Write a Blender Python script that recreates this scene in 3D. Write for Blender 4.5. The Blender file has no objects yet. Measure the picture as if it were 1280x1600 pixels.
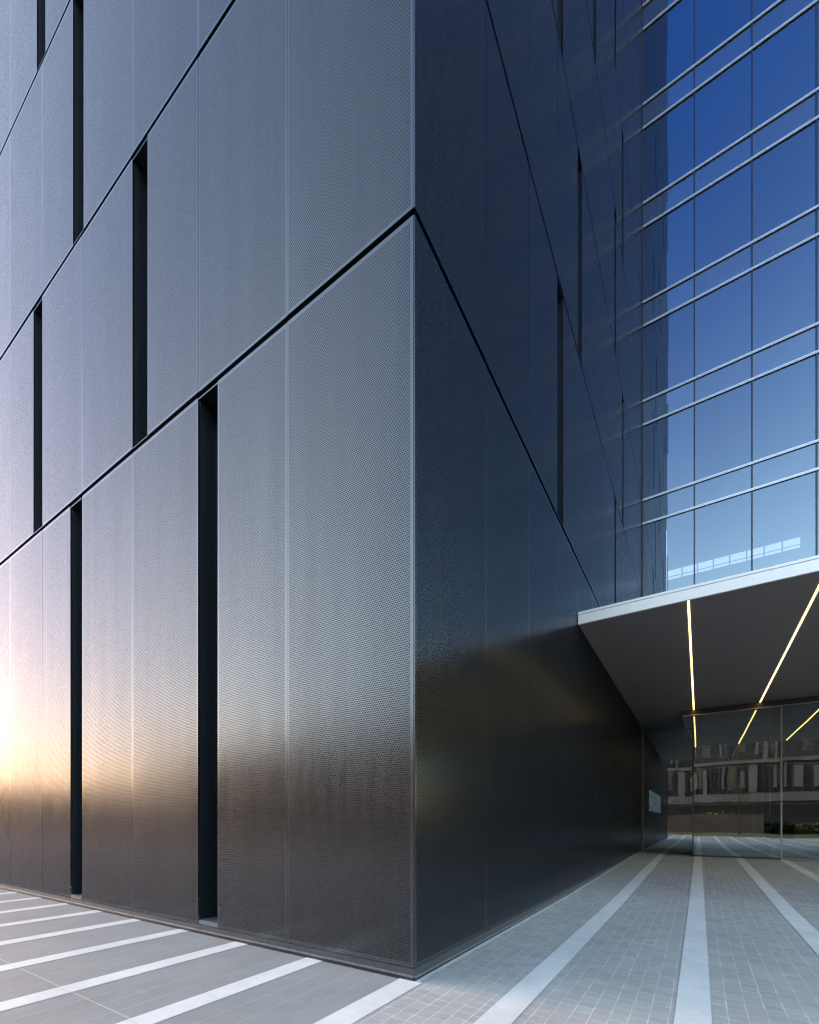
import bpy, bmesh, math, random
from mathutils import Vector, Matrix
R = math.radians
random.seed(7)
S = bpy.context.scene
COL = S.collection

# ------------------------------------------------------------------ camera
CAM = (2.2455, -3.6034, 1.5)
cd = bpy.data.cameras.new('camera'); cam = bpy.data.objects.new('camera', cd); COL.objects.link(cam)
cam.location = CAM; cam.rotation_euler = (R(90), 0, R(32.576))
cd.sensor_fit = 'HORIZONTAL'; cd.sensor_width = 36; cd.lens = 709/1280*36
cd.shift_y = (1283.5-800)/1280; cd.clip_start = 0.05; cd.clip_end = 5000
S.camera = cam

# ------------------------------------------------------------------ world, sun, exposure
SUN_AZ = Vector((-1.0, 0.29, 0)).normalized()     # low in the west, behind the far blocks
SUN_EL = 6.0
w = bpy.data.worlds.new('World'); S.world = w; w.use_nodes = True
nt = w.node_tree; nt.nodes.clear()
sky = nt.nodes.new('ShaderNodeTexSky'); sky.sky_type = 'NISHITA'; sky.sun_disc = False
sky.sun_elevation = R(SUN_EL); sky.sun_rotation = math.atan2(SUN_AZ.x, SUN_AZ.y)
sky.altitude = 100; sky.air_density = 1.0; sky.dust_density = 2.0; sky.ozone_density = 2.6
# clear evening air: the sky is deepest high up and square to the sun, palest low down
sdir = Vector((SUN_AZ.x*math.cos(R(SUN_EL)), SUN_AZ.y*math.cos(R(SUN_EL)), math.sin(R(SUN_EL))))
def wn_(op, a_, b_=None, cl=False):
    x = nt.nodes.new('ShaderNodeMath'); x.operation = op; x.use_clamp = cl
    for i_, v_ in enumerate((a_, b_)):
        if v_ is None: continue
        if isinstance(v_, (int, float)): x.inputs[i_].default_value = v_
        else: nt.links.new(v_, x.inputs[i_])
    return x.outputs[0]
tc = nt.nodes.new('ShaderNodeTexCoord')
dt = nt.nodes.new('ShaderNodeVectorMath'); dt.operation = 'DOT_PRODUCT'; nt.links.new(tc.outputs['Generated'], dt.inputs[0]); dt.inputs[1].default_value = sdir
sx = nt.nodes.new('ShaderNodeSeparateXYZ'); nt.links.new(tc.outputs['Generated'], sx.inputs[0])
mr = nt.nodes.new('ShaderNodeMapRange'); mr.interpolation_type = 'SMOOTHSTEP'; nt.links.new(sx.outputs[2], mr.inputs[0]); mr.inputs[1].default_value = 0.12; mr.inputs[2].default_value = 0.85
sq = wn_('MULTIPLY', dt.outputs['Value'], dt.outputs['Value'])
hl = wn_('SQRT', wn_('ADD', wn_('MULTIPLY', sx.outputs[0], sx.outputs[0]), wn_('MULTIPLY', sx.outputs[1], sx.outputs[1])))
az = wn_('DIVIDE', wn_('ADD', wn_('MULTIPLY', sx.outputs[1], -0.94), wn_('MULTIPLY', sx.outputs[0], 0.35)), wn_('ADD', hl, 0.001))
ms = nt.nodes.new('ShaderNodeMapRange'); ms.interpolation_type = 'SMOOTHSTEP'; nt.links.new(az, ms.inputs[0]); ms.inputs[1].default_value = 0.45; ms.inputs[2].default_value = 0.93
side = wn_('MULTIPLY', ms.outputs[0], wn_('MULTIPLY', sx.outputs[1], -2.2, True))
deep = wn_('MULTIPLY', wn_('MULTIPLY', mr.outputs[0], side), wn_('SUBTRACT', 1.0, sq), True)
gm = nt.nodes.new('ShaderNodeMix'); gm.data_type = 'RGBA'; nt.links.new(deep, gm.inputs[0])
near = wn_('POWER', wn_('MAXIMUM', dt.outputs['Value'], 0.0), 2.2)
lowr = nt.nodes.new('ShaderNodeMapRange'); lowr.interpolation_type = 'SMOOTHSTEP'; nt.links.new(sx.outputs[2], lowr.inputs[0]); lowr.inputs[1].default_value = 0.02; lowr.inputs[2].default_value = 0.52
away = nt.nodes.new('ShaderNodeMix'); away.data_type = 'RGBA'; nt.links.new(wn_('MAXIMUM', lowr.outputs[0], ms.outputs[0]), away.inputs[0])
away.inputs[6].default_value = (0.56, 0.47, 0.42, 1); away.inputs[7].default_value = (1.36, 0.92, 0.62, 1)
hz = nt.nodes.new('ShaderNodeMix'); hz.data_type = 'RGBA'; nt.links.new(near, hz.inputs[0]); nt.links.new(away.outputs[2], hz.inputs[6]); hz.inputs[7].default_value = (2.35, 1.38, 0.92, 1)
nt.links.new(hz.outputs[2], gm.inputs[6]); gm.inputs[7].default_value = (0.09, 0.155, 0.30, 1)
hs = nt.nodes.new('ShaderNodeMix'); hs.data_type = 'RGBA'; hs.blend_type = 'MULTIPLY'; hs.inputs[0].default_value = 1.0
nt.links.new(gm.outputs[2], hs.inputs[7])
bg = nt.nodes.new('ShaderNodeBackground'); bg.inputs['Strength'].default_value = 0.15
wo = nt.nodes.new('ShaderNodeOutputWorld')
nt.links.new(sky.outputs[0], hs.inputs[6]); nt.links.new(hs.outputs[2], bg.inputs[0]); nt.links.new(bg.outputs[0], wo.inputs[0])
sd = bpy.data.lights.new('sun', 'SUN'); sd.energy = 2.0; sd.angle = R(0.5); sd.color = (1.0, 0.8, 0.58)
sun = bpy.data.objects.new('sun', sd); COL.objects.link(sun)
sdir = Vector((SUN_AZ.x*math.cos(R(SUN_EL)), SUN_AZ.y*math.cos(R(SUN_EL)), math.sin(R(SUN_EL))))
sun.rotation_euler = sdir.to_track_quat('Z', 'Y').to_euler(); sun.location = sdir*300
S.view_settings.view_transform = 'Standard'; S.view_settings.look = 'None'
S.view_settings.gamma = 1; S.view_settings.use_curve_mapping = False
S.view_settings.exposure = 4.6
S.cycles.use_denoising = True; S.cycles.denoiser = 'OPENIMAGEDENOISE'; S.cycles.denoising_prefilter = 'NONE'; S.cycles.denoising_input_passes = 'RGB_ALBEDO_NORMAL'; S.cycles.filter_width = 1.35
S.cycles.max_bounces = 8; S.cycles.glossy_bounces = 5; S.cycles.transparent_max_bounces = 12
S.cycles.caustics_reflective = False; S.cycles.caustics_refractive = False
S.cycles.sample_clamp_indirect = 2

# ------------------------------------------------------------------ node helpers
class N:
    def __init__(s, name):
        s.m = bpy.data.materials.new(name); s.m.use_nodes = True
        s.t = s.m.node_tree; s.t.nodes.clear()
        s.out = s.t.nodes.new('ShaderNodeOutputMaterial')
    def n(s, typ, **kw):
        x = s.t.nodes.new(typ)
        for k, v in kw.items(): setattr(x, k, v)
        return x
    def L(s, a, b): s.t.links.new(a, b)
    def put(s, sock, v):
        if isinstance(v, bpy.types.NodeSocket): s.L(v, sock)
        elif v is not None:
            if isinstance(v, tuple) and len(v) == 3 and sock.type == 'RGBA': v = v+(1,)
            sock.default_value = v
    def M(s, op, a, b=None, c=None, clamp=False):
        x = s.n('ShaderNodeMath', operation=op, use_clamp=clamp)
        s.put(x.inputs[0], a)
        if b is not None: s.put(x.inputs[1], b)
        if c is not None: s.put(x.inputs[2], c)
        return x.outputs[0]
    def mapr(s, v, a, b, c=0.0, d=1.0, smooth=False):
        x = s.n('ShaderNodeMapRange'); x.clamp = True
        if smooth: x.interpolation_type = 'SMOOTHSTEP'
        s.put(x.inputs[0], v); s.put(x.inputs[1], a); s.put(x.inputs[2], b); s.put(x.inputs[3], c); s.put(x.inputs[4], d)
        return x.outputs[0]
    def mix(s, f, a, b, mode='MIX'):
        x = s.n('ShaderNodeMix', data_type='RGBA', blend_type=mode)
        s.put(x.inputs[0], f); s.put(x.inputs[6], a); s.put(x.inputs[7], b); return x.outputs[2]
    def noise(s, vec, scale, detail=3, rough=0.5, dim='3D'):
        x = s.n('ShaderNodeTexNoise', noise_dimensions=dim); s.put(x.inputs['Vector'], vec)
        x.inputs['Scale'].default_value = scale; x.inputs['Detail'].default_value = detail; x.inputs['Roughness'].default_value = rough
        return x.outputs[0]
    def coord(s, which='Object'): return s.n('ShaderNodeTexCoord').outputs[which]
    def pos(s): return s.n('ShaderNodeNewGeometry').outputs['Position']
    def sep(s, v):
        x = s.n('ShaderNodeSeparateXYZ'); s.L(v, x.inputs[0]); return x.outputs
    def comb(s, a, b, c=0.0):
        x = s.n('ShaderNodeCombineXYZ'); s.put(x.inputs[0], a); s.put(x.inputs[1], b); s.put(x.inputs[2], c); return x.outputs[0]
    def scale(s, v, sc):
        x = s.n('ShaderNodeVectorMath', operation='MULTIPLY'); s.put(x.inputs[0], v); x.inputs[1].default_value = sc; return x.outputs[0]
    def wn(s, v, dim='3D'):
        x = s.n('ShaderNodeTexWhiteNoise', noise_dimensions=dim)
        s.put(x.inputs['Vector'] if dim != '1D' else x.inputs['W'], v); return x.outputs['Value']
    def bump(s, h, st, dist, normal=None):
        x = s.n('ShaderNodeBump'); s.put(x.inputs['Height'], h); x.inputs['Strength'].default_value = st; x.inputs['Distance'].default_value = dist
        if normal: s.L(normal, x.inputs['Normal'])
        return x.outputs[0]
    def bsdf(s, col, rough=0.5, metal=0.0, spec=None, normal=None, coat=None, **kw):
        p = s.n('ShaderNodeBsdfPrincipled'); s.put(p.inputs['Base Color'], col); s.put(p.inputs['Roughness'], rough); s.put(p.inputs['Metallic'], metal)
        if spec is not None: s.put(p.inputs['Specular IOR Level'], spec)
        if normal is not None: s.L(normal, p.inputs['Normal'])
        if coat is not None: p.inputs['Coat Weight'].default_value = coat[0]; p.inputs['Coat Roughness'].default_value = coat[1]
        for k, v in kw.items(): s.put(p.inputs[k], v)
        return p.outputs[0]
    def end(s, sh): s.L(sh, s.out.inputs[0]); return s.m

def plain(name, col, rough=0.6, metal=0.0, noise=0.0, nscale=6.0, **kw):
    n = N(name); c = col
    if noise:
        f = n.noise(n.pos(), nscale, 5, 0.6)
        a = tuple(x*(1-noise) for x in col); b = tuple(min(1, x*(1+noise)) for x in col)
        c = n.mix(n.mapr(f, 0.3, 0.7), a, b)
    return n.end(n.bsdf(c, rough, metal, **kw))

# ---- perforated cladding
PU, PV, PR = 0.0205, 0.0210, 0.0073
METAL = (0.126, 0.128, 0.137)
def metal_common(n, dust=True):
    p = n.pos()
    z = n.sep(p)[2]
    oi = n.n('ShaderNodeObjectInfo').outputs['Random']
    warp = n.noise(p, 0.55, 2, 0.5)
    nb = n.bump(warp, 0.35, 0.022)
    fine = n.noise(n.scale(p, (1, 1, 0.15)), 9, 4, 0.6)
    rough = n.M('ADD', n.mapr(fine, 0.3, 0.7, 0.185, 0.245), n.M('MULTIPLY', oi, 0.03))
    # dust and scuffs that people and rain leave near the ground
    sp = n.noise(p, 5.5, 8, 0.72)
    spk = n.noise(p, 42, 3, 0.7)
    low = n.mapr(z, 2.1, 0.2, 0.0, 1.0)
    scuff = n.M('MULTIPLY', n.M('MULTIPLY', n.mapr(sp, 0.53, 0.66), n.mapr(spk, 0.45, 0.62)), low)
    base_d = n.M('MULTIPLY', n.mapr(z, 0.5, 0.1), n.mapr(spk, 0.4, 0.7, 0.15, 0.75))
    d = n.M('MAXIMUM', n.M('MULTIPLY', scuff, n.mapr(n.sep(p)[0], -1.5, -4.5, 0.12, 0.6)), n.M('MULTIPLY', base_d, 0.22), clamp=True)
    rain = n.noise(n.scale(p, (1, 1, 0.06)), 3.5, 5, 0.65)
    tint = n.mix(n.mapr(rain, 0.35, 0.65), tuple(x*0.93 for x in METAL), tuple(x*1.05 for x in METAL))
    tint = n.mix(n.mapr(oi, 0, 1, 0, 0.5), tint, (0.112, 0.114, 0.123))
    met = n.bsdf(tint, rough, 0.97, normal=nb, **{'Specular Tint': (0.42, 0.455, 0.54, 1.0)})
    dus = n.bsdf((0.30, 0.30, 0.29), 0.85)
    mx = n.n('ShaderNodeMixShader'); n.L(d, mx.inputs[0]); n.L(met, mx.inputs[1]); n.L(dus, mx.inputs[2])
    return mx.outputs[0]
def mat_metal():
    n = N('dark_anodised_metal'); return n.end(metal_common(n))
def mat_perf():
    n = N('perforated_dark_metal'); sh = metal_common(n)
    uv = n.sep(n.coord('UV'))
    r = n.M('FLOOR', n.M('DIVIDE', uv[1], PV))
    odd = n.M('MULTIPLY', n.M('MODULO', r, 2.0), 0.5)
    fx = n.M('SUBTRACT', n.M('FRACT', n.M('ADD', n.M('DIVIDE', uv[0], PU), odd)), 0.5)
    fy = n.M('SUBTRACT', n.M('FRACT', n.M('DIVIDE', uv[1], PV)), 0.5)
    a = n.M('MULTIPLY', fx, PU); b = n.M('MULTIPLY', fy, PV)
    d = n.M('SQRT', n.M('ADD', n.M('MULTIPLY', a, a), n.M('MULTIPLY', b, b)))
    hole = n.M('LESS_THAN', d, PR)
    # a pinch of holes is blocked by fixings behind
    hm = n.n('ShaderNodeMixShader'); n.L(hole, hm.inputs[0]); n.L(sh, hm.inputs[1])
    n.L(n.bsdf((0.004, 0.0045, 0.006), 0.7, 0.0, spec=0.1), hm.inputs[2])
    return n.end(hm.outputs[0])
PERF = mat_perf(); METALM = mat_metal()
BACK = plain('black_backing', (0.003, 0.0035, 0.005), 0.7)
RECESS = plain('recess_lining', (0.005, 0.0075, 0.012), 0.4, 0.0, noise=0.15, nscale=3)
PLINTH = plain('plinth_steel', (0.075, 0.08, 0.09), 0.45, 0.4, noise=0.15, nscale=14)
PLINTHL = plain('plinth_ledge', (0.14, 0.147, 0.16), 0.5, 0.3, noise=0.2, nscale=16)
SILVER = plain('silver_aluminium', (0.66, 0.67, 0.68), 0.3, 0.85)
NAVY = plain('dark_mullion', (0.005, 0.009, 0.018), 0.35)
WHITE = plain('white_fascia', (0.76, 0.70, 0.655), 0.38, 0.5, noise=0.03, nscale=1)
SOFFIT = plain('soffit_paint', (0.245, 0.21, 0.205), 0.5, 0.0, noise=0.05, nscale=1.3)
DARKSTEEL = plain('dark_steel', (0.05, 0.05, 0.055), 0.35, 0.6)
TRIM = plain('bronze_trim', (0.34, 0.31, 0.28), 0.35, 0.85)

def mat_led():
    n = N('warm_led'); e = n.n('ShaderNodeEmission'); e.inputs[0].default_value = (1.0, 0.66, 0.17, 1); e.inputs[1].default_value = 0.46
    return n.end(e.outputs[0])
LED = mat_led()

def mat_curtain(name, tint, body, refl):
    n = N(name); p = n.pos()
    wv = n.noise(p, 0.35, 2, 0.5)
    nb = n.bump(wv, 0.012, 0.01)
    oi = n.n('ShaderNodeObjectInfo').outputs['Random']
    g = n.n('ShaderNodeBsdfGlossy'); g.inputs['Roughness'].default_value = 0.015; n.put(g.inputs['Color'], tint); n.L(nb, g.inputs['Normal'])
    t = n.n('ShaderNodeBsdfTransparent'); t.inputs[0].default_value = (0.42, 0.52, 0.62, 1)
    dd = n.n('ShaderNodeBsdfDiffuse'); dd.inputs[0].default_value = body+(1,)
    lay = n.n('ShaderNodeMixShader'); lay.inputs[0].default_value = 0.25 if body[0] < 0.1 else 1.0
    n.L(t.outputs[0], lay.inputs[1]); n.L(dd.outputs[0], lay.inputs[2])
    lw = n.n('ShaderNodeLayerWeight'); lw.inputs[0].default_value = 0.35
    f = n.M('ADD', n.mapr(lw.outputs['Fresnel'], 0, 1, refl, 1.0), n.M('MULTIPLY', n.M('SUBTRACT', oi, 0.5), 0.03), clamp=True)
    mx = n.n('ShaderNodeMixShader'); n.L(f, mx.inputs[0]); n.L(lay.outputs[0], mx.inputs[1]); n.L(g.outputs[0], mx.inputs[2])
    return n.end(mx.outputs[0])
VISION = mat_curtain('blue_coated_glass', (0.60, 0.72, 0.82), (0.015, 0.022, 0.035), 0.265)
SPAND = mat_curtain('spandrel_glass', (0.62, 0.74, 0.84), (0.095, 0.13, 0.19), 0.25)

def mat_doorglass():
    n = N('entrance_glass'); p = n.pos()
    nb = n.bump(n.noise(p, 0.5, 2), 0.12, 0.02)
    g = n.n('ShaderNodeBsdfGlossy'); g.inputs['Roughness'].default_value = 0.01; g.inputs[0].default_value = (0.85, 0.92, 0.92, 1); n.L(nb, g.inputs['Normal'])
    t = n.n('ShaderNodeBsdfTransparent'); t.inputs[0].default_value = (0.55, 0.62, 0.62, 1)
    lw = n.n('ShaderNodeLayerWeight'); lw.inputs[0].default_value = 0.4
    f = n.mapr(lw.outputs['Fresnel'], 0, 1, 0.22, 1.0)
    mx = n.n('ShaderNodeMixShader'); n.L(f, mx.inputs[0]); n.L(t.outputs[0], mx.inputs[1]); n.L(g.outputs[0], mx.inputs[2])
    return n.end(mx.outputs[0])
DGLASS = mat_doorglass()

# ---- paving
def granite(n, p, base, amt=0.22):
    a = n.noise(p, 130, 2, 0.8); b = n.noise(p, 1.3, 5, 0.65); c = n.noise(p, 7, 4, 0.6)
    col = n.mix(n.mapr(a, 0.30, 0.70), tuple(x*(1-amt) for x in base), tuple(min(1, x*(1+amt)) for x in base))
    col = n.mix(n.mapr(b, 0.38, 0.66, 0, 0.55), col, tuple(x*0.70 for x in base))
    col = n.mix(n.mapr(c, 0.58, 0.75, 0, 0.32), col, tuple(min(1, x*1.45) for x in base))
    return col, a
def mat_setts():
    n = N('grey_sett_paving'); p = n.pos(); x, y, z = n.sep(p)
    A, B = 0.128, 0.122
    c = n.M('FLOOR', n.M('DIVIDE', x, A))
    off = n.M('MULTIPLY', n.M('SUBTRACT', n.wn(c, '1D'), 0.5), 0.35)
    wob = n.M('MULTIPLY', n.M('SUBTRACT', n.noise(p, 2.2, 2), 0.5), 0.012)
    yy = n.M('ADD', n.M('DIVIDE', n.M('ADD', y, wob), B), off); r = n.M('FLOOR', yy)
    ex = n.M('MULTIPLY', n.M('SUBTRACT', 0.5, n.M('ABSOLUTE', n.M('SUBTRACT', n.M('FRACT', n.M('DIVIDE', n.M('ADD', x, wob), A)), 0.5))), A)
    ey = n.M('MULTIPLY', n.M('SUBTRACT', 0.5, n.M('ABSOLUTE', n.M('SUBTRACT', n.M('FRACT', yy), 0.5))), B)
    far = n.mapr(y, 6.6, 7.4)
    jw = n.mapr(n.noise(p, 6, 3), 0.3, 0.7, 0.0022, 0.0045)
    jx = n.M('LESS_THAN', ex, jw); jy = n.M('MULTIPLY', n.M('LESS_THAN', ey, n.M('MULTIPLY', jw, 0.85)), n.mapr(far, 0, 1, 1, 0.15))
    j = n.M('MAXIMUM', jx, jy)
    rnd = n.wn(n.comb(c, r)); big = n.noise(p, 0.9, 3)
    col, a = granite(n, p, (0.38, 0.36, 0.34))
    col = n.mix(n.mapr(rnd, 0, 1, 0, 0.45), col, (0.27, 0.252, 0.24))
    jl = n.mix(n.mapr(n.noise(p, 3.5, 4, 0.7), 0.40, 0.60), (0.40, 0.385, 0.37), (0.62, 0.60, 0.58))
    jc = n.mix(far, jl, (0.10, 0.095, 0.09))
    col = n.mix(n.M('MULTIPLY', j, n.mapr(big, 0.3, 0.6, 0.7, 1.0)), col, jc)
    h = n.M('ADD', n.M('MULTIPLY', n.M('SUBTRACT', 1.0, j), 0.8), n.M('MULTIPLY', a, 0.25))
    return n.end(n.bsdf(col, n.mapr(rnd, 0, 1, 0.62, 0.8), normal=n.bump(h, 0.25, 0.004)))
def mat_slabs():
    n = N('grey_slab_paving'); p = n.pos(); x, y, z = n.sep(p)
    A = 0.2468
    u = n.M('DIVIDE', n.M('ADD', x, 0.16), A)
    c = n.M('FLOOR', u)
    ex = n.M('MULTIPLY', n.M('SUBTRACT', 0.5, n.M('ABSOLUTE', n.M('SUBTRACT', n.M('FRACT', u), 0.5))), A)
    ln = n.M('DIVIDE', n.M('ADD', y, 1.84), 1.9)
    r = n.M('FLOOR', ln)
    ey = n.M('MULTIPLY', n.M('SUBTRACT', 0.5, n.M('ABSOLUTE', n.M('SUBTRACT', n.M('FRACT', ln), 0.5))), 1.9)
    vis = n.mapr(n.noise(n.comb(n.M('MULTIPLY', c, 3.7), n.M('MULTIPLY', y, 0.5)), 1.0, 2), 0.42, 0.62, 0.12, 0.8)
    j = n.M('MAXIMUM', n.M('MULTIPLY', n.M('LESS_THAN', ex, 0.0022), vis), n.M('MULTIPLY', n.M('LESS_THAN', ey, 0.0035), 0.8))
    rnd = n.wn(n.comb(c, r))
    col, a = granite(n, p, (0.238, 0.243, 0.240), 0.30)
    col = n.mix(n.mapr(rnd, 0, 1, 0, 0.25), col, (0.185, 0.190, 0.188))
    sm = n.noise(n.scale(p, (1.0, 2.2, 1)), 1.7, 6, 0.7)
    col = n.mix(n.mapr(sm, 0.60, 0.78, 0, 0.35), col, (0.38, 0.375, 0.37))
    col = n.mix(j, col, (0.52, 0.51, 0.50))
    return n.end(n.bsdf(col, 0.72, normal=n.bump(a, 0.25, 0.003)))
def mat_band():
    n = N('white_granite_band'); p = n.pos(); x, y, z = n.sep(p)
    col, a = granite(n, p, (0.63, 0.605, 0.585), 0.10)
    ey = n.M('ABSOLUTE', n.M('SUBTRACT', n.M('FRACT', n.M('DIVIDE', n.M('ADD', y, 0.31), 0.62)), 0.5))
    col = n.mix(n.M('LESS_THAN', ey, 0.003), col, (0.38, 0.38, 0.38))
    r = n.wn(n.M('FLOOR', n.M('ADD', n.M('DIVIDE', n.M('ADD', y, 0.31), 0.62), 0.5)), '1D')
    col = n.mix(n.mapr(r, 0, 1, 0, 0.25), col, (0.56, 0.54, 0.525))
    return n.end(n.bsdf(col, 0.7, normal=n.bump(a, 0.15, 0.002)))
SETTS, SLABS, BAND = mat_setts(), mat_slabs(), mat_band()
ASPH = plain('asphalt', (0.06, 0.06, 0.062), 0.85, noise=0.25, nscale=3)
LAWN = plain('lawn_grass', (0.06, 0.075, 0.022), 0.9, noise=0.5, nscale=9)

# ------------------------------------------------------------------ mesh helpers
class MB:
    def __init__(s): s.bm = bmesh.new(); s.uv = None
    def box(s, x0, x1, y0, y1, z0, z1, mi=0, bev=0.0):
        v = [s.bm.verts.new((x, y, z)) for z in (z0, z1) for x, y in ((x0, y0), (x1, y0), (x1, y1), (x0, y1))]
        fs = [s.bm.faces.new([v[i] for i in q]) for q in ((0, 3, 2, 1), (4, 5, 6, 7), (0, 1, 5, 4), (1, 2, 6, 5), (2, 3, 7, 6), (3, 0, 4, 7))]
        for f in fs: f.material_index = mi
        if bev:
            es = list({e for f in fs for e in f.edges})
            r = bmesh.ops.bevel(s.bm, geom=es, offset=bev, segments=2, affect='EDGES', profile=0.5)
            for f in r['faces']: f.material_index = mi
        return s
    def quad(s, pts, mi=0, uvs=None):
        f = s.bm.faces.new([s.bm.verts.new(p) for p in pts]); f.material_index = mi
        if uvs:
            if s.uv is None: s.uv = s.bm.loops.layers.uv.new('UVMap')
            for l, u in zip(f.loops, uvs): l[s.uv].uv = u
        return f
    def tube(s, pts, r0, r1=None, seg=8, mi=0):
        r1 = r0 if r1 is None else r1; rings = []
        for k, p in enumerate(pts):
            p = Vector(p); a = Vector(pts[max(k-1, 0)]); b = Vector(pts[min(k+1, len(pts)-1)]); d = (b-a).normalized()
            s1 = d.orthogonal().normalized(); s2 = d.cross(s1); rr = r0+(r1-r0)*k/max(1, len(pts)-1)
            rings.append([s.bm.verts.new(p+(s1*math.cos(t)+s2*math.sin(t))*rr) for t in [2*math.pi*i/seg for i in range(seg)]])
        for q, w_ in zip(rings, rings[1:]):
            for i in range(seg):
                f = s.bm.faces.new((q[i], q[(i+1) % seg], w_[(i+1) % seg], w_[i])); f.material_index = mi
        return s
    def mesh(s, name, mats):
        me = bpy.data.meshes.new(name); s.bm.to_mesh(me); s.bm.free()
        for m in (mats if isinstance(mats, (list, tuple)) else [mats]): me.materials.append(m)
        return me
    def build(s, name, mats, parent=None, loc=None):
        o = bpy.data.objects.new(name, s.mesh(name, mats)); COL.objects.link(o)
        if parent is not None: o.parent = parent
        if loc: o.location = loc
        return o
def empty(name, loc=(0, 0, 0)):
    o = bpy.data.objects.new(name, None); COL.objects.link(o); o.location = loc; return o
def tag(o, label=None, cat=None, group=None, kind=None):
    if label: o['label'] = label
    if cat: o['category'] = cat
    if group: o['group'] = group
    if kind: o['kind'] = kind
    return o
def copy_tree(o, parent=None):
    c = o.copy(); COL.objects.link(c)
    if parent is not None: c.parent = parent
    for ch in [x for x in bpy.data.objects if x.parent == o]: copy_tree(ch, c)
    return c

YG = 20.0          # glass wall plane
RISE = 0.14        # the paving climbs a little towards the doors
def gz(y): return 0.0 if y < 6 else (RISE if y > 17 else RISE*(y-6)/11)

# ------------------------------------------------------------------ ground
g = MB(); g.quad([(-900, -900, -0.06), (900, -900, -0.06), (900, 900, -0.06), (-900, 900, -0.06)])
tag(g.build('ground', ASPH), kind='structure')
YS = [-16, 6, 17, 20.0]
def strip(mb, x0, x1, ys, dz, mi=0):
    for a, b in zip(ys, ys[1:]):
        mb.quad([(x0, a, gz(a)+dz), (x1, a, gz(a)+dz), (x1, b, gz(b)+dz), (x0, b, gz(b)+dz)], mi)
p1 = MB(); strip(p1, -0.04, 60, YS, 0.0); tag(p1.build('pavement', SETTS), kind='structure')
p2 = MB(); strip(p2, -90, -0.04, [-16, 0.03], 0.0); tag(p2.build('pavement', SLABS), kind='structure')
bands = []
x = -0.16
k = 0
while x > -88: bands.append((x, x+0.24, [-16, -0.0])); x -= 1.234
bd = MB()
for a, b, ys in bands: strip(bd, a, b, ys, 0.004)
for a in (0.835, 2.085, 3.365, 4.62, 5.87, 7.12, 8.37, 9.62, 10.87, 12.12, 13.37, 14.6, 15.8, 17.0, 18.2, 19.4, 20.6, 21.8, 23, 24.2, 25.4): strip(bd, a, a+0.24, YS, 0.004)
tag(bd.build('pavement_band', BAND), kind='structure')
# thin mortar seam between wall foot and setts
se = MB(); rs = random.Random(3); y = 0.0
while y < 19.9:
    y2 = min(19.9, y+rs.uniform(0.08, 0.3)); w0 = rs.uniform(0.045, 0.07)
    se.quad([(0.0, y, gz(y)+0.006), (w0, y, gz(y)+0.006), (rs.uniform(0.045, 0.07), y2, gz(y2)+0.006), (0.0, y2, gz(y2)+0.006)]); y = y2
tag(se.build('pavement_edge', plain('mortar', (0.5, 0.49, 0.47), 0.9, noise=0.3, nscale=30)), kind='structure')
lw_ = MB(); lw_.quad([(-90, -34, 0.0), (90, -34, 0.0), (90, -16, 0.0), (-90, -16, 0.0)]); tag(lw_.build('lawn', LAWN), kind='structure')

# ------------------------------------------------------------------ dark clad building
B = empty('metal_clad_building'); tag(B, 'dark building clad in perforated metal panels with narrow upright slots', 'building')
GZ0, GS, GAP = 7.185, 4.56, 0.075
def row(k):     # z range of the panels of row k (0 = street row)
    z0 = 0.122 if k == 0 else GZ0+GAP+(k-1)*GS
    return z0, GZ0+k*GS
LJ = [0.0]+[1.712*i for i in range(1, 16)]
RJ = [0.0]+[1.69*i for i in range(1, 13)]
RJ[12] = 19.97
NR = 15
# slots: (face, row) -> list of (start, end) along the face
SL = {0: [(3.0, 3.424), (6.89, 7.32), (12.0, 12.42), (17.12, 17.55)],
      1: [(4.70, 5.136), (8.56, 9.0), (13.7, 14.1), (18.83, 19.2)],
      2: [(6.80, 7.22), (12.0, 12.4), (17.1, 17.5)],
      3: [(3.0, 3.424), (8.42, 8.84), (13.7, 14.1)],
      4: [(1.712, 2.14), (6.42, 6.848), (11.98, 12.4)],
      5: [(4.70, 5.136), (10.27, 10.7)], 6: [(3.0, 3.424), (8.56, 9.0)], 7: [(6.42, 6.85)], 8: [(1.712, 2.14)], 9: [(5.136, 5.56)]}
SR = {0: [], 1: [(5.07, 5.49), (11.83, 12.2)], 2: [(6.76, 7.16), (13.52, 13.92)], 3: [(5.07, 5.47), (11.83, 12.2)],
      4: [(8.45, 8.85), (13.45, 13.85)], 5: [(5.07, 5.47), (11.83, 12.2)], 6: [(3.38, 3.78), (13.45, 13.85)], 7: [(8.45, 8.85)], 8: [(11.83, 12.2)], 9: [(5.07, 5.47)]}
def face_pt(face, u, v, d):   # u along the face from the corner, v up, d outward
    return (-u, -d, v) if face == 'L' else (d, u, v)
rp = random.Random(11)
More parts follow.
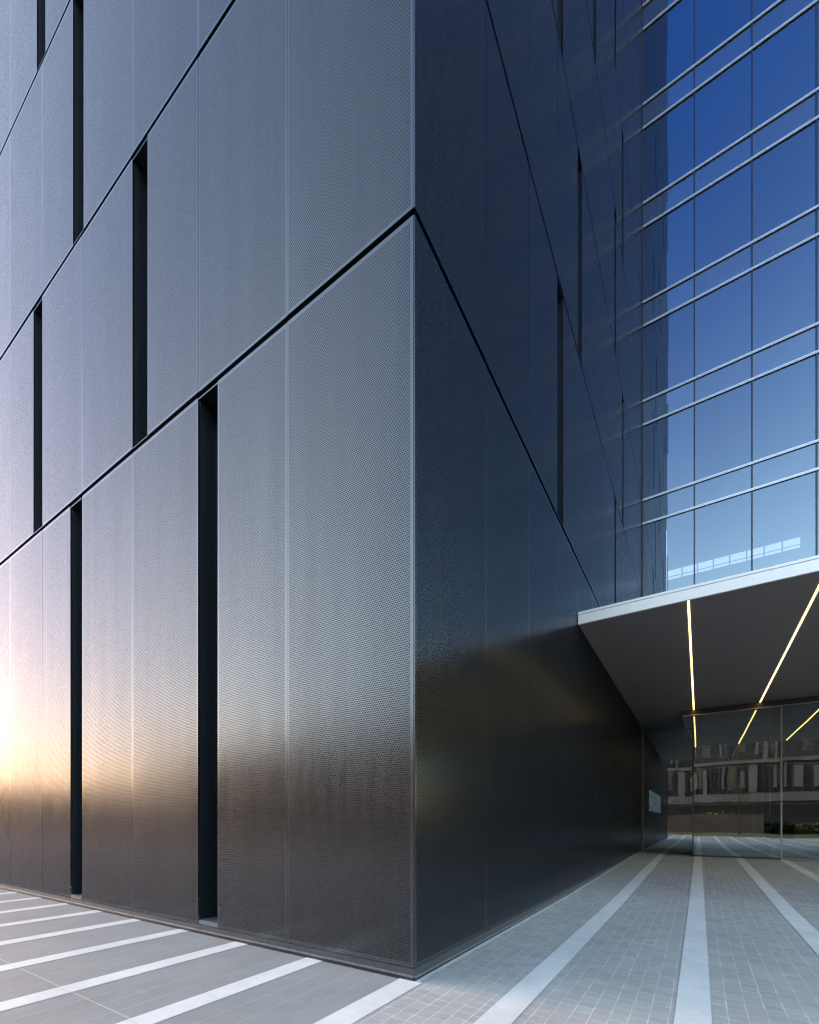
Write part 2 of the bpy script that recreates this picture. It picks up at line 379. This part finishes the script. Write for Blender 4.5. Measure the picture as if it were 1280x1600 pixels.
def panel(face, u0, u1, v0, v1, name='perforated_panel', parent=B, mb=None):
    own = mb is None
    if own: mb = MB()
    g_ = 0.004
    a, b = u0+g_, u1-g_
    if u0 == 0: a = 0.012 if face == 'L' else 0.006
    jit = [rp.uniform(-0.0025, 0.0025) for _ in range(4)]
    m = 0.036
    mj = 0.017 if face == 'L' else 0.024; ma = 0.032 if u0 == 0 else mj
    nu = max(1, int((b-a-ma-mj)/PU)); nv = max(1, int((v1-v0-2*0.032)/PV))
    if nv % 2: nv -= 1
    ex_ = (b-a-nu*PU-ma-mj)/2; mv = (v1-v0-nv*PV)/2
    us = [a, a+ma+ex_, b-mj-ex_, b]; vs = [v0, v0+mv, v1-mv, v1]
    def dd(u, v):
        s, t = (u-a)/(b-a), (v-v0)/(v1-v0)
        return (jit[0]*(1-s)+jit[1]*s)*(1-t)+(jit[2]*(1-s)+jit[3]*s)*t
    P = [[mb.bm.verts.new(face_pt(face, u, v, dd(u, v))) for v in vs] for u in us]
    if mb.uv is None: mb.uv = mb.bm.loops.layers.uv.new('UVMap')
    def add(q, mi):
        f = mb.bm.faces.new(q if face == 'R' else q[::-1]); f.material_index = mi
        return f
    for i in range(3):
        for j in range(3):
            mi = 1 if (i == 1 and j == 1) else 0
            f = add([P[i][j], P[i+1][j], P[i+1][j+1], P[i][j+1]], mi)
            if mi:
                for l in f.loops:
                    ci = 0 if (l.vert in (P[1][1], P[1][2])) else 1; cj = 0 if (l.vert in (P[1][1], P[2][1])) else 1
                    l[mb.uv].uv = (nu*PU*ci, nv*PV*cj)
    # folded returns
    dep = -0.03
    ring = [(us[0], vs[0]), (us[3], vs[0]), (us[3], vs[3]), (us[0], vs[3])]
    fr = [P[0][0], P[3][0], P[3][3], P[0][3]]
    edge = [[P[i][0] for i in range(4)], [P[3][j] for j in range(4)], [P[i][3] for i in (3, 2, 1, 0)], [P[0][j] for j in (3, 2, 1, 0)]]
    bk = [mb.bm.verts.new(face_pt(face, u, v, dep)) for u, v in ring]
    for i in range(4): add([bk[i], bk[(i+1) % 4]]+edge[i][::-1], 0)
    if own: return mb.build(name, [METALM, PERF], parent)
cells = []
for face, J, SS in (('L', LJ, SL), ('R', RJ, SR)):
    for k in range(NR):
        v0, v1 = row(k)
        for i in range(len(J)-1):
            a, b = J[i], J[i+1]
            parts = [(a, b)]
            for s0, s1 in SS.get(k, []):
                np_ = []
                for (c, d_) in parts:
                    if s1 <= c+1e-3 or s0 >= d_-1e-3: np_.append((c, d_)); continue
                    if s0-c > 0.12: np_.append((c, s0))
                    if d_-s1 > 0.12: np_.append((s1, d_))
                parts = np_
            for c, d_ in parts:
                vv0 = v0
                dist = math.hypot((c+d_)/2*(0.75 if face == 'L' else 0.9), (v0+v1)/2-1.5)
                cells.append((dist, face, c, d_, vv0, v1, k, i))
# the hundred that show largest stay separate, the rest share one sheet
def shows(c):
    _, face, a, b, v0, v1, k, i = c
    # projected area in the photograph
    yaw = R(32.576); fwd = (-math.sin(yaw), math.cos(yaw)); rt = (math.cos(yaw), math.sin(yaw)); pts = []
    for u, v in ((a, v0), (b, v0), (b, v1), (a, v1)):
        p = face_pt(face, u, v, 0); dx, dy, dz = p[0]-CAM[0], p[1]-CAM[1], p[2]-CAM[2]
        f = dx*fwd[0]+dy*fwd[1]; r = dx*rt[0]+dy*rt[1]
        if f < 0.3: return 0
        pts.append((min(1280, max(0, 640+709*r/f)), min(1600, max(0, 1283.5-709*dz/f))))
    return abs(sum(pts[q][0]*pts[(q+1) % 4][1]-pts[(q+1) % 4][0]*pts[q][1] for q in range(4)))/2
cells.sort(key=lambda c: -shows(c))
rest = MB()
for n_, (d_, face, a, b, v0, v1, k, i) in enumerate(cells):
    if n_ < 100: panel(face, a, b, v0, v1)
    else: panel(face, a, b, v0, v1, mb=rest)
o = rest.build('perforated_panel', [METALM, PERF], B); o['kind'] = 'stuff'
# core wall behind the panels, with real slot boxes cut out of it
TOP = row(NR-1)[1]
BD = 0.075     # backing depth
SD = 0.26      # slot depth
core = MB()
def core_face(face, J, SS):
    L = J[-1]
    for k in range(NR):
        z0 = 0.0 if k == 0 else row(k)[0]
        z1 = row(k)[1]
        sl = sorted(SS.get(k, [])); cur = 0.06
        for s0, s1 in sl+[(L, L)]:
            s1e = min(s1, L)
            # backing stretch
            P = [face_pt(face, u, v, -BD) for u, v in ((cur, z0), (s0, z0), (s0, z1), (cur, z1))]
            core.quad(P if face == 'R' else P[::-1])
            cur = s1e
        za = z1; zb = z1+GAP
        if k == NR-1: zb = z1+0.4
        P = [face_pt(face, u, v, -BD) for u, v in ((0.06, za), (L, za), (L, zb), (0.06, zb))]
        core.quad(P if face == 'R' else P[::-1])
core_face('L', LJ, SL); core_face('R', RJ, SR)
core.build('inner_wall', BACK, B)
body = MB(); body.box(-LJ[-1]-14, -0.45, 0.45, 19.9, 0, TOP+0.4); body.box(-LJ[-1]-14, -LJ[-1]-0.02, 0.0, 0.448, 0, TOP+0.4)
body.build('wall_core', BACK, B)
for face, J, SS in (('L', LJ, SL), ('R', RJ, SR)):
    for k in range(NR-1):
        z0, z1 = row(k)
        for s0, s1 in SS.get(k, []):
            if s1 > J[-1]: continue
            m_ = MB(); zb = z0+0.045 if k == 0 else z0
            def q(pts, mi=0):
                P = [face_pt(face, *p) for p in pts]; m_.quad(P if face == 'R' else P[::-1], mi)
            q([(s0, zb, -SD), (s1, zb, -SD), (s1, z1, -SD), (s0, z1, -SD)])
            for s, sg in ((s0, 1), (s1, -1)):
                pp = [(s, zb, -0.031), (s, zb, -SD), (s, z1, -SD), (s, z1, -0.031)]
                q(pp if sg > 0 else pp[::-1])
            q([(s0, z1, -0.002), (s1, z1, -0.002), (s1, z1, -SD), (s0, z1, -SD)][::-1])
            o = m_.build('upright_slot', RECESS, B)
            def bx(u0, u1, v0, v1, d0, d1):
                p = face_pt(face, u0, v0, d0); r_ = face_pt(face, u1, v1, d1)
                q_ = MB(); q_.box(min(p[0], r_[0]), max(p[0], r_[0]), min(p[1], r_[1]), max(p[1], r_[1]), v0, v1)
                return q_
            bx(s0+0.003, s1-0.003, z0+0.001, zb+0.012, -SD+0.003, -0.004).build('sill', PLINTHL if k == 0 else METALM, o)
            bx(s0+0.003, s1-0.003, z1-0.022, z1+0.001, -0.016, -0.005).build('head_trim', METALM, o)
# plinth along both faces
pl = MB(); led = MB(); tk = MB()
for face, J in (('L', LJ), ('R', RJ)):
    for i in range(len(J)-1):
        a, b = J[i]+(0.012 if i == 0 else 0.0)+(0.0 if i == 0 else -0.035), J[i+1]-0.043
        if i == 0 and face == 'R': a = 0.004
        for mb, v0, v1, d0, d1 in ((pl, 0.052, 0.114, -0.05, -0.006), (led, 0.034, 0.052, -0.05, 0.016), (tk, 0.0, 0.034, -0.05, 0.006)):
            gz_ = 0 if face == 'L' else gz((a+b)/2)
            p = face_pt(face, a, v0, d0); r_ = face_pt(face, b, v1, d1)
            mb.box(min(p[0], r_[0]), max(p[0], r_[0]), min(p[1], r_[1]), max(p[1], r_[1]), v0+(gz_ if v0 == 0 else 0), v1, bev=0.003 if mb is led else 0)
pl.build('plinth', PLINTH, B); led.build('plinth_ledge', PLINTHL, B); tk.build('plinth_foot', DARKSTEEL, B)

# ------------------------------------------------------------------ glass wing
G = empty('glass_office_tower', (12, YG, 0)); tag(G, 'blue mirror glass curtain wall tower with silver transoms above the entrance canopy', 'building')
def gpart(mb, name, mats, par=None):
    o = mb.build(name, mats, par or G); o.matrix_parent_inverse = Matrix.Translation((-12, -YG, 0)) if par is None else Matrix(); return o
MX = [0.03+2.03*i for i in range(13)]
SP0, SPH, ST = 10.72, 1.10, 4.585
rg = random.Random(5)
def pane(x0, x1, z0, z1, y, name, mat):
    m_ = MB(); t = [rg.uniform(-0.002, 0.002) for _ in range(4)]
    a, b, c, d_ = (x0, y+t[0], z0), (x1, y+t[1], z0), (x1, y+t[2], z1), (x0, y+t[3], z1)
    nx = 2
    m_.quad([a, b, c, d_]); 
    back = [(p[0], p[1]+0.012, p[2]) for p in (a, b, c, d_)]
    for q1, q2, q3, q4 in ((a, b, back[1], back[0]), (b, c, back[2], back[1]), (c, d_, back[3], back[2]), (d_, a, back[0], back[3])): m_.quad([q1, q4, q3, q2])
    return gpart(m_, name, mat)
NS = 8
for i in range(12):
    x0, x1 = MX[i]+0.012, MX[i+1]-0.012
    pane(x0, x1, 5.9, SP0-0.02, YG, 'glass_pane', VISION) if i < 4 else None
    for k in range(NS):
        z0 = SP0+k*ST
        pane(x0, x1, z0+0.03, z0+SPH-0.03, YG, 'spandrel_pane', SPAND)
        pane(x0, x1, z0+SPH+0.03, z0+ST-0.03, YG, 'glass_pane', VISION)
for i in range(13):
    m_ = MB(); m_.box(MX[i]-0.028, MX[i]+0.028, YG-0.035, YG+0.12, 5.9, SP0+NS*ST); gpart(m_, 'mullion', NAVY)
for k in range(NS):
    for zz in (SP0+k*ST, SP0+k*ST+SPH):
        m_ = MB(); m_.box(MX[0]-0.0, MX[12], YG-0.075, YG-0.036, zz-0.012, zz+0.03, bev=0.004)
        m_.box(MX[0], MX[12], YG-0.06, YG-0.037, zz-0.05, zz-0.02)
        m_.box(MX[0], MX[12], YG-0.033, YG+0.10, zz-0.045, zz+0.028, 1)
        gpart(m_, 'transom', [SILVER, NAVY])
inn = MB()
inn.box(MX[12]+0.03, 60, YG+0.3, YG+0.8, 0, 90)
gpart(inn, 'side_wall', NAVY)
inn = MB(); inn.box(0.04, MX[12], YG, YG+0.02, SP0+NS*ST+0.02, 90); inn.box(MX[12]+0.03, 60, YG, YG+0.02, 6, 90); gpart(inn, 'upper_glazing', VISION)
inn = MB(); inn.box(0.04, MX[12], YG+0.5, YG+0.6, SP0+NS*ST+0.02, 90); gpart(inn, 'upper_wall', NAVY)
# interior shell seen through the glass
sh = MB(); DK = plain('interior_dark', (0.02, 0.022, 0.026), 0.8)
sh.box(0.06, 24.4, 38.0, 38.2, 5.9, 47.5); sh.box(-0.24, 0.02, YG+0.1, 38.2, 5.9, 47.5); sh.box(24.42, 24.6, YG+0.1, 38.2, 5.9, 47.5)
for k in range(1, NS+1):
    if k > 2: sh.box(0.06, 24.4, YG+0.2, 37.9, SP0+k*ST+0.1, SP0+k*ST+0.5)
gpart(sh, 'interior_shell', DK)
n_ = N('daylit_window'); e_ = n_.n('ShaderNodeEmission'); e_.inputs[0].default_value = (0.88, 0.93, 1.0, 1); e_.inputs[1].default_value = 0.055; LITW = n_.end(e_.outputs[0])
for i in range(8):
    m_ = MB(); x0 = 0.1+1.02*i; m_.box(x0+0.03, x0+0.96, 37.9, 37.95, 20.72, 21.42); gpart(m_, 'far_window', LITW)
m_ = MB(); rf = random.Random(4)
m_.box(0.1, 8.3, 37.80, 37.86, 20.86, 20.90)
gpart(m_, 'far_window_rail', DK)
m_ = MB(); m_.box(14.5, 24.4, YG+0.05, YG+0.5, 0, 5.9); gpart(m_, 'lower_wall', NAVY)

# ------------------------------------------------------------------ canopy
YC = 6.73
C_ = empty('entrance_canopy', (10, YC, 5.8)); tag(C_, 'wide white edged canopy with dark grey soffit and yellow light strips over the entrance', 'canopy')
def cpart(mb, name, mats):
    o = mb.build(name, mats, C_); o.matrix_parent_inverse = Matrix.Translation((-10, -YC, -5.8)); return o
XR = 15.0
CZ = 5.80
m_ = MB(); m_.box(0.012, XR, YC, YC+0.05, CZ, 6.008, bev=0.003); cpart(m_, 'fascia', WHITE)
m_ = MB(); m_.box(0.012, XR, YC+0.004, YC+0.6, 6.018, 6.072, bev=0.003); cpart(m_, 'fascia_cap', WHITE)
m_ = MB()
LX = [2.065+2.03*i for i in range(6)]
edges = [0.012]
for lx in LX: edges += [lx-0.017, lx+0.017]
edges.append(XR)
for a, b in zip(edges[0::2], edges[1::2]): m_.box(a, b, YC+0.052, YG-0.06, CZ+0.004, CZ+0.03)
m_.box(0.012, XR, YG-0.055, YG-0.04, CZ+0.004, CZ+0.03)
cpart(m_, 'soffit', SOFFIT)
m_ = MB(); m_.box(0.012, XR, YC+0.052, YG-0.04, CZ+0.06, 6.00); cpart(m_, 'roof_deck', DARKSTEEL)
for lx in LX:
    m_ = MB(); m_.box(lx-0.0165, lx+0.0165, YC+0.052, 16.98, CZ-0.001, CZ+0.028); cpart(m_, 'light_strip', LED)

# ------------------------------------------------------------------ entrance
YD = 17.1
E_ = empty('entrance_vestibule', (6, YD, RISE)); tag(E_, 'tall glass entrance doors under a dark header with bright lower rail', 'entrance')
def epart(mb, name, mats, par=None):
    o = mb.build(name, mats, par or E_); o.matrix_parent_inverse = Matrix.Translation((-6, -YD, -RISE)) if par is None else Matrix(); return o
XE0, XE1 = 1.70, 14.5
m_ = MB(); m_.box(XE0, XE1, 17.0, YG-0.1, 5.60, CZ+0.002)
for zz in (5.66, 5.70, 5.74): m_.box(XE0, XE1, 16.985, 17.0, zz, zz+0.018)
epart(m_, 'header', DARKSTEEL)
m_ = MB(); m_.box(XE0-0.03, XE1, 16.94, 16.998, 5.565, 5.605, bev=0.004); epart(m_, 'header_rail', TRIM)
GX = [2.04, 4.70, 8.2, 10.9, 14.4]
for i, (a, b) in enumerate(zip(GX, GX[1:])):
    door = i % 2 == 0
    m_ = MB(); m_.box(a+0.02, b-0.02, YD-(0.03 if door else 0.0), YD-(0.018 if door else -0.012), RISE+0.02, 5.598); o = epart(m_, 'glass_door' if door else 'glass_panel', DGLASS)
    m_ = MB(); m_.box(a+0.02, b-0.02, YD-(0.034 if door else 0.004), YD-(0.014 if door else -0.016), RISE+0.015, RISE+(0.06 if door else 0.045)); epart(m_, 'bottom_rail', DARKSTEEL if door else TRIM, o)
for i, gx in enumerate(GX):
    m_ = MB(); hw = 0.022
    m_.box(gx-hw, gx+hw, YD-0.05, YD+0.05, RISE, 5.599); epart(m_, 'door_post', DARKSTEEL if i == 0 else TRIM)
    if i in (1, 3, 5):
        m_ = MB(); m_.box(gx-0.33, gx-0.30, YD+0.03, YD+0.07, RISE, 5.599); epart(m_, 'door_post', TRIM)
m_ = MB(); m_.box(2.03, 2.05, YD+0.06, YG-0.02, RISE, 5.598); epart(m_, 'side_glass', DGLASS)
# glass bay beside the vestibule
m_ = MB(); m_.box(0.06, XE0+3, YG, YG+0.012, RISE+0.03, CZ-0.0); gpart(m_, 'lobby_glass', DGLASS)
m_ = MB(); m_.box(0.015, 0.06, YG-0.04, YG+0.06, RISE, CZ); m_.box(0.06, 2.0, YG-0.03, YG+0.05, RISE, RISE+0.03); gpart(m_, 'lobby_frame', TRIM)
# lobby
lb = MB(); lb.box(-0.2, 24, 17.2, 38, 0.02, RISE-0.004, 0)
lob = lb; gpart(lob, 'lobby_floor', plain('lobby_stone', (0.16, 0.15, 0.14), 0.3, noise=0.2, nscale=2))
lb = MB(); lb.box(-0.2, 24, YG+0.1, 37.9, 5.70, 5.85); gpart(lb, 'lobby_ceiling', DK)
lb = MB(); lb.box(-0.2, 14.4, 37.0, 37.2, RISE, 5.69); lb.box(-0.2, 0.0, YG+0.1, 37, RISE, 5.69); lb.box(14.3, 14.4, 17.2, 37, RISE, 5.69); gpart(lb, 'lobby_wall', DK)

m_ = MB(); m_.box(5.75, 9.0, 21.6, 22.3, RISE, 1.55, bev=0.01); m_.box(5.70, 9.05, 21.55, 22.35, 1.552, 1.62, bev=0.01)
tag(m_.build('reception_counter', plain('counter_grey', (0.5, 0.5, 0.48), 0.5, noise=0.1, nscale=2)), 'pale grey reception counter inside the glass lobby', 'counter')
n_ = N('screen_picture'); e_ = n_.n('ShaderNodeEmission'); v_ = n_.n('ShaderNodeTexVoronoi'); n_.L(n_.scale(n_.pos(), (1, 0.8, 2.0)), v_.inputs['Vector'])
n_.L(n_.mix(0.55, n_.mix(n_.sep(n_.pos())[1], (0.1, 0.3, 0.35), (0.1, 0.25, 0.35)), v_.outputs['Color']), e_.inputs[0]); e_.inputs[1].default_value = 0.03
sc2 = empty('wall_screen', (0.02, 27, 2.6)); tag(sc2, 'wide lit screen on the dark lobby wall behind the glass', 'screen')
m_ = MB(); m_.box(0.0, 0.03, -4.1, 4.1, -0.62, 0.62); m_.build('screen_frame', DARKSTEEL, sc2)
m_ = MB(); m_.box(0.031, 0.036, -4.0, 4.0, -0.55, 0.55); m_.build('screen_panel', n_.end(e_.outputs[0]), sc2)
# ------------------------------------------------------------------ the other side of the plaza, seen in the glass
def block(name, label, x0, x1, y0, y1, h, wall, storeys, z0=5.5, face='N', fins=True, seed=0):
    r_ = random.Random(seed)
    o = empty(name, ((x0+x1)/2, (y0+y1)/2, 0)); tag(o, label, 'building')
    inv = Matrix.Translation((-(x0+x1)/2, -(y0+y1)/2, 0))
    def P(mb, nm, mat): q = mb.build(nm, mat, o); q.matrix_parent_inverse = inv; return q
    m_ = MB(); m_.box(x0, x1, y0, y1, 0, h); P(m_, 'wall', wall)
    gl = plain('block_glass', (0.03, 0.04, 0.05), 0.12)
    wh = plain('block_white', (0.125, 0.15, 0.185), 0.6, noise=0.1, nscale=0.5)
    sh_ = (h-z0)/storeys; sc_ = plain('block_frame', (0.09, 0.095, 0.10), 0.6, noise=0.5, nscale=0.7)
    yf = y1
    m_ = MB(); m_.box(x0+0.5, x1-0.5, yf+0.01, yf+0.06, 0.3, z0-1.6); P(m_, 'shop_front', gl)
    for s in range(storeys):
        za = z0+s*sh_
        m_ = MB(); m_.box(x0, x1, yf+0.003, yf+0.4, za-1.2 if s == 0 else za-0.5, za, bev=0.02); P(m_, 'floor_band', wh if s == 0 else wall)
        m_ = MB(); m_.box(x0+0.3, x1-0.3, yf+0.01, yf+0.08, za+0.1, za+sh_-0.9); P(m_, 'window_strip', gl)
        m_ = MB(); x = x0+0.6
        while x < x1-1.5:
            wd = r_.choice((0.25, 0.35, 0.5, 0.9)); hh = r_.choice((0.55, 0.55, 1.1, 1.6))
            if fins and (s % 2 == 0 or r_.random() < .45): m_.box(x, x+wd, yf+0.082, yf+0.22, za+r_.choice((0.05, 0.05, 0.8)), za+sh_-hh)
            x += wd+r_.choice((0.5, 0.8, 1.2, 1.9))
        mm = MB(); x = x0+0.4
        while x < x1-0.6:
            mm.box(x, x+0.06, yf+0.081, yf+0.13, za+0.1, za+sh_-0.9)
            if r_.random() < 0.3: mm.box(x+0.07, x+0.95, yf+0.081, yf+0.09, za+0.1+r_.uniform(0.3, 1.4), za+sh_-0.9)
            x += 1.05
        mm.box(x0+0.4, x1-0.4, yf+0.131, yf+0.15, za+1.0, za+1.06)
        P(mm, 'window_frames', sc_)
        if len(m_.bm.verts): P(m_, 'wall_fin', wh)
    return o
STONE = plain('stone_wall', (0.09, 0.098, 0.11), 0.8, noise=0.2, nscale=0.4)
DARKW = plain('dark_wall', (0.034, 0.045, 0.063), 0.7, noise=0.2, nscale=0.4)
GREYW = plain('grey_stone', (0.13, 0.148, 0.175), 0.8, noise=0.2, nscale=0.4)
block('office_block', 'long office block with white upright fins across the plaza', -24, 48, -62, -44, 20, GREYW, 3, seed=1)
block('low_block', 'low dark two storey block joined to the west end of the finned offices', -84, -24.5, -60, -45, 14, GREYW, 2, z0=5.0, seed=21, fins=False)
block('stone_block', 'pale stone office block far to the west of the plaza', -128, -90, -74, -50, 11, STONE, 3, seed=2, fins=False)
block('west_block', 'low dark block on the western skyline', -260, -190, -95, -40, 13, DARKW, 3, seed=3, fins=False)
for i, (a, b, c, d_, h) in enumerate(((-250, -205, -36, -8, 17), (-240, -200, 0, 40, 20), (-150, -120, -120, -90, 14))):
    block('west_block', ('square grey block in the middle of the western skyline', 'tallest block on the western skyline', 'small block at the south end of the western skyline')[i], a, b, c, d_, h, DARKW, 3, seed=5+i, fins=False)
block('sun_blocking_tower', 'added dark tower out of view to the north west, blocking the low sun', -250, -225, 2, 210, 60, DARKW, 9, seed=9, fins=False)  # added out of view, only to shade the plaza and offices from the sun
BARK = plain('tree_bark', (0.07, 0.055, 0.045), 0.9)
def bare_tree(x, y, h, seed, label):
    r_ = random.Random(seed); o = empty('bare_tree', (x, y, 0)); tag(o, label, 'tree', 'bare trees on the lawn')
    tm = MB(); br = MB()
    tm.tube([(0, 0, -0.05), (0.05, 0, h*0.3), (0.0, 0.06, h*0.6), (0.08, 0, h*0.97)], 0.11, 0.02)
    def limb(p, d, L, r, lv):
        pts = [p]; q = Vector(p)
        for _ in range(3):
            d = (d+Vector((r_.uniform(-.25, .25), r_.uniform(-.25, .25), r_.uniform(-.05, .2)))).normalized(); q = q+d*L/3; pts.append(tuple(q))
        br.tube(pts, r, r*0.35, seg=5)
        if lv:
            for _ in range(5):
                t = r_.choice(pts[1:]); limb(t, (d+Vector((r_.uniform(-1, 1), r_.uniform(-1, 1), r_.uniform(-.2, .7)))).normalized(), L*0.55, r*0.5, lv-1)
    for k in range(16):
        z = h*(0.25+0.68*k/16); a = r_.uniform(0, 6.28)
        limb((0, 0, z), Vector((math.cos(a), math.sin(a), 0.7)).normalized(), h*0.30*(1.1-z/h), 0.035, 2)
    tm.build('trunk', BARK, o); br.build('branches', BARK, o)
for i, (x, y, h) in enumerate(((-1.5, -21, 8), (6, -25, 7), (13, -20, 9), (22, -24, 8), (-12, -24, 7.5), (-24, -26, 8))):
    bare_tree(x, y, h, i, ['bare young tree on the lawn opposite the corner of the dark building', 'bare young tree on the lawn facing the entrance doors', 'tallest bare tree on the lawn across the plaza', 'bare tree at the east end of the lawn', 'bare tree on the lawn west of the dark corner', 'bare tree at the west end of the lawn'][i])
HEDGE = plain('shrub_leaf', (0.045, 0.055, 0.02), 0.8, noise=0.4, nscale=4)
hd = MB(); rh = random.Random(9)
for i in range(9000):
    x = rh.uniform(-40, 50); h_ = 1.6+1.2*math.sin(x*0.35)*math.sin(x*0.13+1); y = -35.5+rh.uniform(-1.6, 1.6); z = rh.uniform(0, max(0.6, h_))
    s = rh.uniform(0.12, 0.35); d1 = Vector((rh.gauss(0, 1), rh.gauss(0, 1), rh.gauss(0, 1))).normalized()*s; d2 = d1.orthogonal().normalized()*s
    c = Vector((x, y, z)); hd.quad([c-d1, c+d2, c+d1, c-d2])
tag(hd.build('shrubbery', HEDGE), 'dark shrubs in a long bed in front of the office block', 'shrubs', kind='stuff')
lw2 = MB(); lw2.box(-6, 9, -33.2, -32.8, 0, 2.4, bev=0.02); tag(lw2.build('garden_wall', STONE), 'free standing pale stone wall behind the lawn', 'wall')
